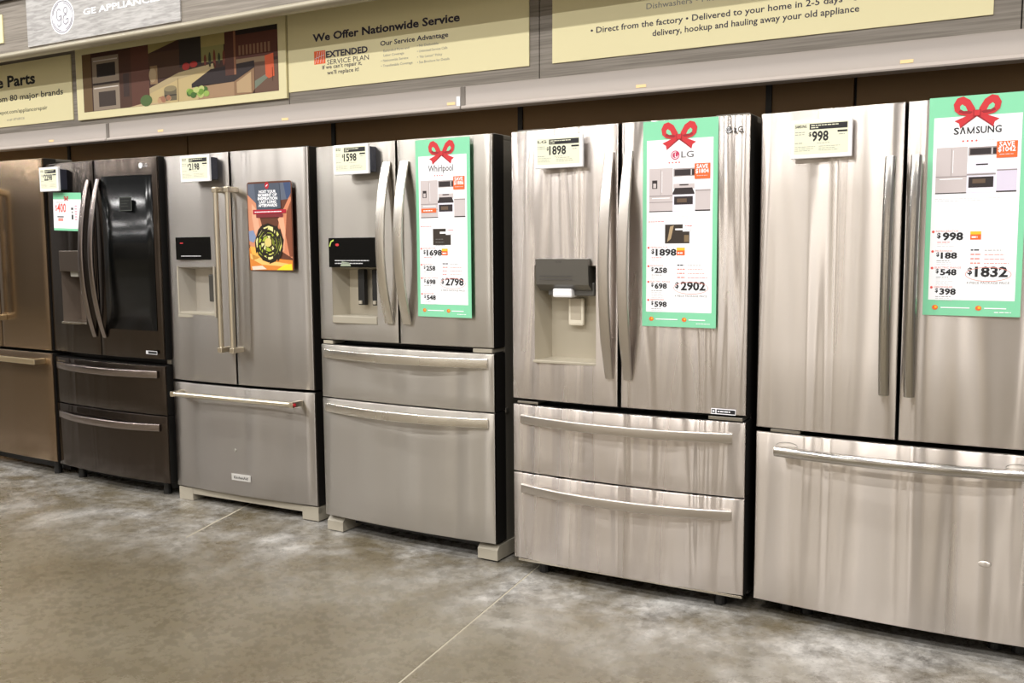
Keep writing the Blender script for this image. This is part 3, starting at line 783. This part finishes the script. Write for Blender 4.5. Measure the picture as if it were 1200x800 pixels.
# ------------------------------------------------------------------ price tags
def price_tag(k, x0, x1, z0, z1, off, price, label, brand=None, bar2=None):
    d = FR[k]; xc = (x0 + x1) / 2; yf = d['fy'](xc)
    o = empty('price_tag', d['m'] @ Vector((xc, yf - .001, z0)), d['o'].rotation_euler)
    tag(o, label, 'price tag', 'electronic price tags on the refrigerator doors')
    w = (x1 - x0) / 2; h = z1 - z0; th = .014
    y1 = -(off - .0)
    build('tag_frame', B(-w, w, y1, y1 + th, 0, h, bev=.003), WHITEP, o)
    build('display', B(-w + .011, w - .011, y1 - .0005, y1 + .002, .014, h - .010), EINK, o)
    if off > .03:
        build('holder', B(-w + .05, w + .004, y1 + th, 0, .008, h - .012, bev=.003), TAGBACK, o)
    else:
        build('holder', B(-w + .03, w - .02, y1 + th, 0, .01, h - .01, bev=.002), TAGBACK, o)
    P = Print(); a, b = -w + .014, w - .014; top = h - .012
    P.rect(a + (b - a) * .28, b, top - .020, top - .002, INK, 1)
    P.lines(a + (b - a) * .31, top - .009, (b - a) * .6, 1, .01, EINK, .003, 2); P.lines(a + (b - a) * .31, top - .016, (b - a) * .15, 1, .01, EINK, .003, 2)
    if brand: P.text(brand, a, top - .013, .009, INK, layer=1, width=.036, bold=.02)
    else: P.lines(a, top - .012, .03, 2, -.006, INK, .003, 1)
    P.lines(a, top - .028, .035, 2, .007, GREYINK, .002, 1)
    P.text(price, (a + b) / 2 - .002, top - .056, .030, INK, layer=1, align='C', width=.017 * len(price), bold=.03)
    P.text('$', (a + b) / 2 - .004 - .0085 * len(price), top - .040, .012, INK, layer=1, align='R', bold=.02)
    P.rect(b - .030, b, top - .032, top - .026, INK, 1); P.lines(b - .026, top - .040, .02, 1, .005, GREYINK, .002, 1)
    P.lines(a, top - .062, .03, 1, .01, GREYINK, .002, 1); P.lines(a + .07, top - .064, .04, 1, .01, GREYINK, .0015, 1)
    P.lines(a, .024, .065, 3, -.006, GREYINK, .0014, 1); P.lines(a + .075, .024, .07, 3, -.006, GREYINK, .0014, 1)
    P.build('display_print', o, (0, y1 - .0005, 0))
price_tag('F6', -.346, -.156, 1.562, 1.684, .024, '998', 'white price tag reading $998 on the rightmost refrigerator', 'SAMSUNG')
price_tag('F5', -.328, -.134, 1.566, 1.683, .030, '1898', 'white price tag reading $1898 above the grey dispenser hood', 'LG')
price_tag('F4', -.293, -.108, 1.584, 1.708, .050, '1598', 'white price tag reading $1598 above the glossy black control panel')
price_tag('F3', -.270, -.080, 1.592, 1.716, .050, '2198', 'white price tag reading $2198 above the tubular-handled refrigerator\u2019s dispenser')
price_tag('F2', -.395, -.235, 1.578, 1.704, .055, '2298', 'white price tag reading $2298 on the black-stainless refrigerator')

# ------------------------------------------------------------------ promotional posters
def bow(P, cx, cz, s, l=4, red=RED):
    for m in (-1, 1):
        q = lambda pts: [(cx + m * a * s, cz + b * s) for a, b in pts]
        P.poly(q([(.05, .22), (.45, .04), (1.04, -.20), (.82, -.34), (.76, -.60), (.35, -.28), (0, -.02)]), red, l)   # tail
        P.poly(q([(.10, .02), (.38, -.22), (.72, -.50), (.74, -.56), (.35, -.28), (0, -.02)]), REDD, l + .5)
        P.poly(q([(.02, .02), (.10, .40), (.34, .82), (.66, 1.02), (.94, .94), (1.10, .64), (1.04, .30), (.82, .10), (.46, .02)]), red, l + 1)  # loop
        P.poly(q([(.44, .28), (.54, .50), (.70, .62), (.80, .52), (.78, .38), (.62, .28)]), MINT, l + 2)
        P.poly(q([(.20, .22), (.44, .28), (.62, .28), (.78, .38), (.86, .24), (.60, .14), (.30, .12)]), REDD, l + 2)
    P.poly([(cx - .16*s, cz + .02*s), (cx + .16*s, cz + .02*s), (cx + .18*s, cz + .3*s), (cx - .18*s, cz + .3*s)], REDD, l + 4)
    P.poly([(cx - .12*s, cz + .0*s), (cx + .12*s, cz + .0*s), (cx + .14*s, cz + .28*s), (cx - .14*s, cz + .28*s)], red, l + 5)

def poster(k, x0, x1, z0, z1, kind, label):
    d = FR[k]; xc = (x0 + x1) / 2; yf = min(d['fy'](x0), d['fy'](x1)) - .0015
    o = empty('promotional_poster', d['m'] @ Vector((xc, yf, z0)), d['o'].rotation_euler)
    tag(o, label, 'poster', 'mint green holiday price posters on refrigerator doors')
    w = x1 - x0; h = z1 - z0
    build('card', B(-w/2, w/2, -.002, 0, 0, h), MINT, o)
    P = Print()
    X = lambda u: (u - .5) * w
    Z = lambda v: (1 - v) * h
    P.rect(X(.055), X(.94), Z(.928), Z(.092), WHITE, 1)
    bow(P, X(.49), Z(.093), .058, 3)
    LT = {'whirl': ('Whirlpool', '1698', '258', '698', '548', '2798', '$1886'), 'lg': ('LG', '1898', '258', '698', '598', '2902', '$1804'), 'sam': ('S\u039bMSUNG', '998', '188', '548', '398', '1832', '$1042')}[kind]
    if kind == 'lg':
        P.ell(X(.44), Z(.168), .0155, .0155, mat('roundel_magenta', (190, 50, 90), .5), 2, 24)
        P.ring(X(.44), Z(.168), .012, .012, .0022, WHITE, 3, 20, 70, 360); P.stroke([(X(.44), Z(.158)), (X(.44), Z(.177)), (X(.44) + .006, Z(.177))], .0022, WHITE, 3)
        P.text('LG', X(.52), Z(.181), .021, mat('logo_grey', (90, 86, 88), .5), width=.044, bold=.01)
    elif kind == 'sam':
        x_ = X(.50) - .064; z_ = Z(.171)
        P.text('S', x_, z_, .020, INK, width=.0150, bold=.02)
        P.poly([(x_ + .0170, z_), (x_ + .0227, z_ + .020), (x_ + .0270, z_ + .020), (x_ + .0327, z_), (x_ + .0290, z_), (x_ + .0249, z_ + .0145), (x_ + .0208, z_)], INK, 2)
        for u0, w0, u1, w1 in ((0, 0, 0, 1), (0, .9, .5, 0), (.5, 0, 1, .9), (1, 0, 1, 1)):
            P.stroke([(x_ + .038 + .0165 * u0, z_ + .020 * w0), (x_ + .038 + .0165 * u1, z_ + .020 * w1)], .0032, INK, 2 + .1 * (u0 + w0))
        P.text('SUNG', x_ + .0600, z_, .020, INK, width=.0680, bold=.02)
    else:
        P.text(LT[0], X(.47), Z(.180), .025, mat('logo_grey', (90, 86, 88), .5), align='C', width=.122, bold=.015)
    for i in range(4): P.ell(X(.36 + .045 * i), Z(.203), .003, .003, CORAL, 2, 6)
    P.lines(X(.56), Z(.204), .03, 1, .01, PALEINK, .0014)
    # appliance suite picture
    va, vb = .228, .438
    dk = PICD
    P.rect(X(.09), X(.41), Z(vb), Z(va), PICG, 2)
    P.rect(X(.245), X(.25), Z(.358), Z(va + .008), PICG2, 3); P.rect(X(.262), X(.268), Z(.345), Z(va + .015), WHITE, 3)
    P.rect(X(.09), X(.41), Z(.363), Z(.359), PICG2, 3); P.rect(X(.13), X(.37), Z(.374), Z(.370), WHITE, 3); P.rect(X(.09), X(.41), Z(vb), Z(vb - .004), PICD, 3)
    if kind != 'sam':
        P.rect(X(.13), X(.20), Z(.325), Z(.285), PICD, 3); P.rect(X(.145), X(.185), Z(.322), Z(.30), PICG, 4)
        P.rect(X(.09), X(.41), Z(.393), Z(.390), PICG2, 3)
    P.rect(X(.42), X(.72), Z(.270), Z(.232), PICG2, 2); P.rect(X(.435), X(.645), Z(.266), Z(.238), dk, 3); P.rect(X(.655), X(.66), Z(.266), Z(.238), WHITE, 4); P.rect(X(.665), X(.715), Z(.266), Z(.238), dk, 3)
    P.rect(X(.42), X(.70), Z(.330), Z(.305), PICW if kind == 'sam' else PICG, 2); P.rect(X(.50), X(.62), Z(.314), Z(.308), dk, 3)
    P.poly([(X(.41), Z(.350)), (X(.70), Z(.350)), (X(.67), Z(.325)), (X(.44), Z(.325))], PICW if kind == 'sam' else dk, 3)
    P.rect(X(.41), X(.70), Z(.356), Z(.348), PICD, 4) if kind != 'sam' else P.rect(X(.41), X(.70), Z(.358), Z(.352), PICG2, 4)
    P.rect(X(.41), X(.70), Z(vb), Z(.356), PICW, 2); P.rect(X(.43), X(.68), Z(.414 if kind == 'sam' else .405), Z(.366), dk, 3); P.rect(X(.47), X(.60), Z(.395), Z(.376), mat('print_oven_glow', (96, 76, 60), .6), 4)
    P.rect(X(.71), X(.94 - .03), Z(vb), Z(.335), PICG if kind != 'sam' else mat('print_lilac', (212, 204, 222), .6), 2); P.rect(X(.71), X(.91), Z(.342), Z(.337), PICG2, 3); P.rect(X(.71), X(.91), Z(vb), Z(vb - .006), dk, 3)
    # savings flash
    P.rect(X(.70), X(.905), Z(.285), Z(.212), ORANGE, 5)
    P.text('SAVE', X(.80), Z(.236), .0135, WHITE, 6, width=.040, align='C', bold=.02)
    P.text(LT[6], X(.80), Z(.258), .0135, WHITE, 6, width=.046, align='C', bold=.02); P.lines(X(.73), Z(.272), .04, 1, .01, PALEINK, .002, 6)
    if kind == 'whirl': P.rect(X(.10), X(.38), Z(.408), Z(.385), ORANGE, 5); P.lines(X(.14), Z(.400), .05, 1, .01, WHITE, .004, 6)
    P.lines(X(.09), Z(.463), .2, 2, .006, PALEINK, .0012)
    if kind != 'sam':
        P.lines(X(.08), Z(.487), .075, 1, .01, CORAL, .0022)
        P.rect(X(.31), X(.64), Z(.592), Z(.50), mat('print_black_suite', (46, 36, 26), .6), 2)
        P.poly([(X(.55), Z(.535)), (X(.64), Z(.535)), (X(.64), Z(.50)), (X(.55), Z(.50))], WHITE, 3)
        if kind == 'lg':
            P.poly([(X(.34), Z(.585)), (X(.38), Z(.51)), (X(.43), Z(.505)), (X(.39), Z(.57))], mat('print_tan', (170, 146, 112), .6), 3); P.rect(X(.45), X(.55), Z(.528), Z(.520), WHITE, 3); P.rect(X(.57), X(.63), Z(.585), Z(.552), mat('print_tan2', (120, 100, 70), .6), 3)
        else:
            P.rect(X(.44), X(.55), Z(.528), Z(.517), WHITE, 3); P.lines(X(.36), Z(.56), .05, 3, .012, GREYINK, .0015, 4)
        P.lines(X(.585), Z(.51), .03, 1, .01, CORAL, .0025, 4); P.lines(X(.585), Z(.525), .03, 2, .006, PALEINK, .0015, 4)
    # price list
    V = ((.640, LT[1], 1.25), (.725, LT[2], 1.0), (.802, LT[3], 1.0), (.892, LT[4], 1.0))
    words = ('REFRIGERATOR', 'MICROWAVE', 'ELECTRIC RANGE', 'DISHWASHER')
    for i, (v, pr, s) in enumerate(V):
        P.ell(X(.085), Z(v - .022 - .006 * (s > 1)), .004, .004, CORAL, 2, 8)
        P.text(words[i], X(.115), Z(v - .020 - .006 * (s > 1)), .0058, REDINK, width=.0052 * len(words[i]))
        P.text('$', X(.125), Z(v + .000), .012 * s, INK, align='L', bold=.03, width=.0085 * s)
        P.text(pr, X(.125) + .0125 * s, Z(v + .010), .0175 * s, INK, width=.0152 * s * len(pr), bold=.04)
        P.lines(X(.13), Z(v + .022), .045, 1, .01, GREYINK if i else CORAL, .0018); P.lines(X(.13), Z(v + .030), .05, 2 if i != 2 else 5, .006, PALEINK, .0012)
    P.rect(X(.47), X(.58), Z(.650), Z(.612), ORANGE, 2); P.rect(X(.47), X(.58), Z(.626), Z(.612), YEL, 3); P.lines(X(.485), Z(.642), .02, 1, .01, WHITE, .005, 4)
    P.text('GIFTS', X(.48), Z(.700), .008, INK, width=.028, bold=.03) if kind == 'none' else P.lines(X(.48), Z(.700), .028, 1, .01, INK, .004)
    P.lines(X(.62), Z(.700), .055, 1, .01, GREYINK, .002)
    for i in range(3):
        P.lines(X(.48), Z(.720 + i * .020), .03, 1, .01, REDINK, .004); P.lines(X(.62), Z(.720 + i * .020), .07, 1, .01, REDINK, .0022)
    P.lines(X(.42), Z(.773), .12, 1, .01, PALEINK, .001)
    P.ring(X(.665), Z(.808), .062, .0215, .0016, REDINK, 3, 40)
    P.text('$', X(.455), Z(.808), .020, INK, bold=.02, width=.013)
    P.text(LT[5], X(.53), Z(.818), .0285, INK, width=.088, bold=.035)
    P.text('4 PIECE PACKAGE PRICE', X(.665), Z(.852), .0068, GREYINK, width=.115, align='C', bold=.01)
    for u, w2 in ((.13, .30), (.58, .22)):
        P.ell(X(u), Z(.963), .0085, .0075, ORANGE, 2, 14); P.ell(X(u) + .002, Z(.961), .004, .004, YEL, 3, 10); P.rect(X(u + .06), X(u + .06 + w2), Z(.966), Z(.961), WHITE, 2)
    P.lines(X(.74), Z(.983), .05, 1, .01, WHITE, .0025)
    P.build('print', o, (0, -.002, 0))
poster('F6', .064, .330, 1.068, 1.722, 'sam', 'mint poster headed by seven-letter black wordmark and $1832 package price')
poster('F5', .088, .355, 1.000, 1.709, 'lg', 'mint poster with round magenta logo and $2902 package price')
poster('F4', .101, .364, .996, 1.708, 'whirl', 'mint poster with thin grey script wordmark and $2798 package price')

# small $400 card on the dark refrigerator
d = FR['F2']
o = empty('savings_card', d['m'] @ Vector((-.228, d['fy'](-.34) - .020, 1.37)), d['o'].rotation_euler)
o.rotation_euler.y += .03
tag(o, 'small white card with coral $400 and mint border, on the black-stainless refrigerator', 'card')
build('card', B(-.118, .118, -.001, .001, 0, .20), MINT, o)
P = Print(); P.rect(-.118, .118, .012, .165, WHITE, 1); bow(P, -.005, .165, .017, 3)
P.lines(-.09, .148, .08, 1, .01, GREYINK, .002); P.text('$', -.100, .105, .030, CORAL, width=.014); P.text('400', -.084, .098, .045, CORAL, width=.075, bold=.02)
P.rect(-.085, -.03, .070, .076, INK, 2); P.rect(-.078, -.035, .050, .066, REDINK, 2); P.rect(.035, .052, .110, .122, INK, 2); P.rect(.037, .052, .06, .085, INK, 2); P.rect(.037, .05, .092, .103, GREYINK, 2)
for i in range(6): P.ell(.075, .06 + .014 * i, .012, .005, mat('card_pink', (216, 176, 190), .6), 2, 10)
P.build('print', o, (0, -.001, 0))

# artichoke poster on the tubular-handled refrigerator
d = FR['F3']; x0, x1, z0, z1 = .108, .378, 1.170, 1.580
o = empty('artichoke_poster', d['m'] @ Vector(((x0 + x1) / 2, min(d['fy'](x0), d['fy'](x1)) - .0015, z0)), d['o'].rotation_euler)
tag(o, 'colour poster of hands holding a cut artichoke under white capitals', 'poster')
w = x1 - x0; h = z1 - z0
bm = bmesh.new(); pr = rrect(w, h, .012, 4)
a = [bm.verts.new((x, 0, z + h/2)) for x, z in pr]; b = [bm.verts.new((x, -.0018, z + h/2)) for x, z in pr]
bm.faces.new(a); bm.faces.new(b[::-1])
for i in range(len(pr)): bm.faces.new((a[i], a[(i+1) % len(pr)], b[(i+1) % len(pr)], b[i]))
bmesh.ops.recalc_face_normals(bm, faces=bm.faces[:])
def pm(c): return mat('art_%d_%d_%d' % c, c, .35)
build('card', bm, pm((96, 56, 40)), o)
P = Print(); X = lambda u: (u - .5) * w; Z = lambda v: (1 - v) * h
def g(pts, c, l): P.poly([(X(a), Z(b)) for a, b in pts], pm(c), l)
g([(.02, .02), (.98, .02), (.98, .20), (.02, .25)], (92, 100, 116), 1)
g([(.82, .02), (.97, .02), (.98, .18), (.88, .20)], (60, 76, 110), 2)
g([(.01, .14), (.20, .24), (.30, .45), (.36, .60), (.30, .72), (.10, .76), (.02, .70)], (206, 140, 108), 2)
g([(.10, .24), (.22, .32), (.26, .52), (.16, .60), (.10, .40)], (224, 168, 138), 3)
g([(.98, .14), (.86, .26), (.72, .40), (.66, .55), (.74, .78), (.98, .86)], (206, 132, 98), 2)
g([(.98, .22), (.88, .34), (.84, .60), (.92, .84), (.98, .84)], (130, 74, 52), 3)
g([(.68, .42), (.80, .36), (.84, .56), (.80, .78), (.72, .78), (.76, .58)], (232, 166, 132), 3)
g([(.01, .55), (.12, .54), (.18, .62), (.12, .68), (.02, .66)], (130, 146, 178), 3)
g([(.01, .74), (.30, .78), (.60, .86), (.98, .88), (.98, .99), (.03, .99)], (214, 132, 56), 4)
g([(.03, .80), (.40, .88), (.90, .92), (.80, .95), (.30, .93), (.04, .86)], (242, 190, 110), 5)
g([(.03, .72), (.24, .74), (.30, .84), (.10, .88)], (240, 176, 80), 5)
g([(.62, .99), (.80, .93), (.96, .92), (.97, .99)], (228, 212, 50), 6)
g([(.06, .95), (.30, .94), (.40, .98), (.08, .99)], (230, 210, 190), 6)
P.ell(X(.47), Z(.69), w * .30, h * .185, pm((44, 40, 22)), 7, 28)
rn2 = random.Random(3)
for rr0, nn in ((.84, 13), (.62, 11), (.40, 8)):
    for k in range(nn):
        a = 2 * math.pi * k / nn + rn2.random() * .6; rr = rr0 * rn2.uniform(.82, 1.08); ux = .47 + .28 * rr * math.cos(a); vz = .69 + .165 * rr * math.sin(a)
        c = rn2.choice(((160, 176, 60), (206, 206, 110), (110, 120, 40), (226, 220, 150)))
        t = a + math.pi / 2
        L_ = .036 * (rr + .35) * rn2.uniform(.8, 1.2); q = []
        for (s_, n_) in ((-1, 0), (-.4, .35), (.5, .32), (1, 0), (.4, -.25), (-.5, -.25)):
            q.append((X(ux) + L_ * (s_ * math.cos(t) + n_ * math.cos(a)), Z(vz) - L_ * (s_ * math.sin(t) + n_ * math.sin(a))))
        li = 8 + .12 * k + (0 if rr0 > .8 else 2 if rr0 > .6 else 4)
        mx0 = sum(a_ for a_, b_ in q) / 6; mz0 = sum(b_ for a_, b_ in q) / 6
        P.poly([(mx0 + (a_ - mx0) * 1.35, mz0 + (b_ - mz0) * 1.6) for a_, b_ in q], pm((36, 30, 20)), li)
        P.poly(q, pm(c), li + .06)
P.ell(X(.46), Z(.68), w * .08, h * .05, pm((214, 196, 120)), 14, 14); P.rect(X(.53), X(.545), Z(.80), Z(.58), pm((60, 40, 22)), 14.5)
g([(.17, .02), (.74, .02), (.76, .30), (.22, .34)], (74, 82, 96), 7)
g([(.13, .31), (.87, .315), (.87, .355), (.13, .36)], (170, 30, 52), 8); P.lines(X(.17), Z(.342), w * .66, 1, .01, WHITE, .004, 9)
g([(.20, .36), (.80, .36), (.80, .40), (.20, .40)], (120, 44, 50), 8)
P.ell(X(.46), Z(.045), .013, .016, pm((176, 30, 44)), 8, 16); P.stroke([(X(.44), Z(.055)), (X(.48), Z(.035))], .004, WHITE, 9)
for i, (t, wd) in enumerate((('HOST YOUR', .38), ('MOMENT OF', .42), ('INSPIRATION', .44), ('LAST LONG', .38), ('AFTERWARDS', .42))):
    P.text(t, X(.47), Z(.128 + i * .038), .0125, WHITE, 9, width=w * wd, align='C', bold=.04)
P.build('print', o, (0, -.0018, 0))
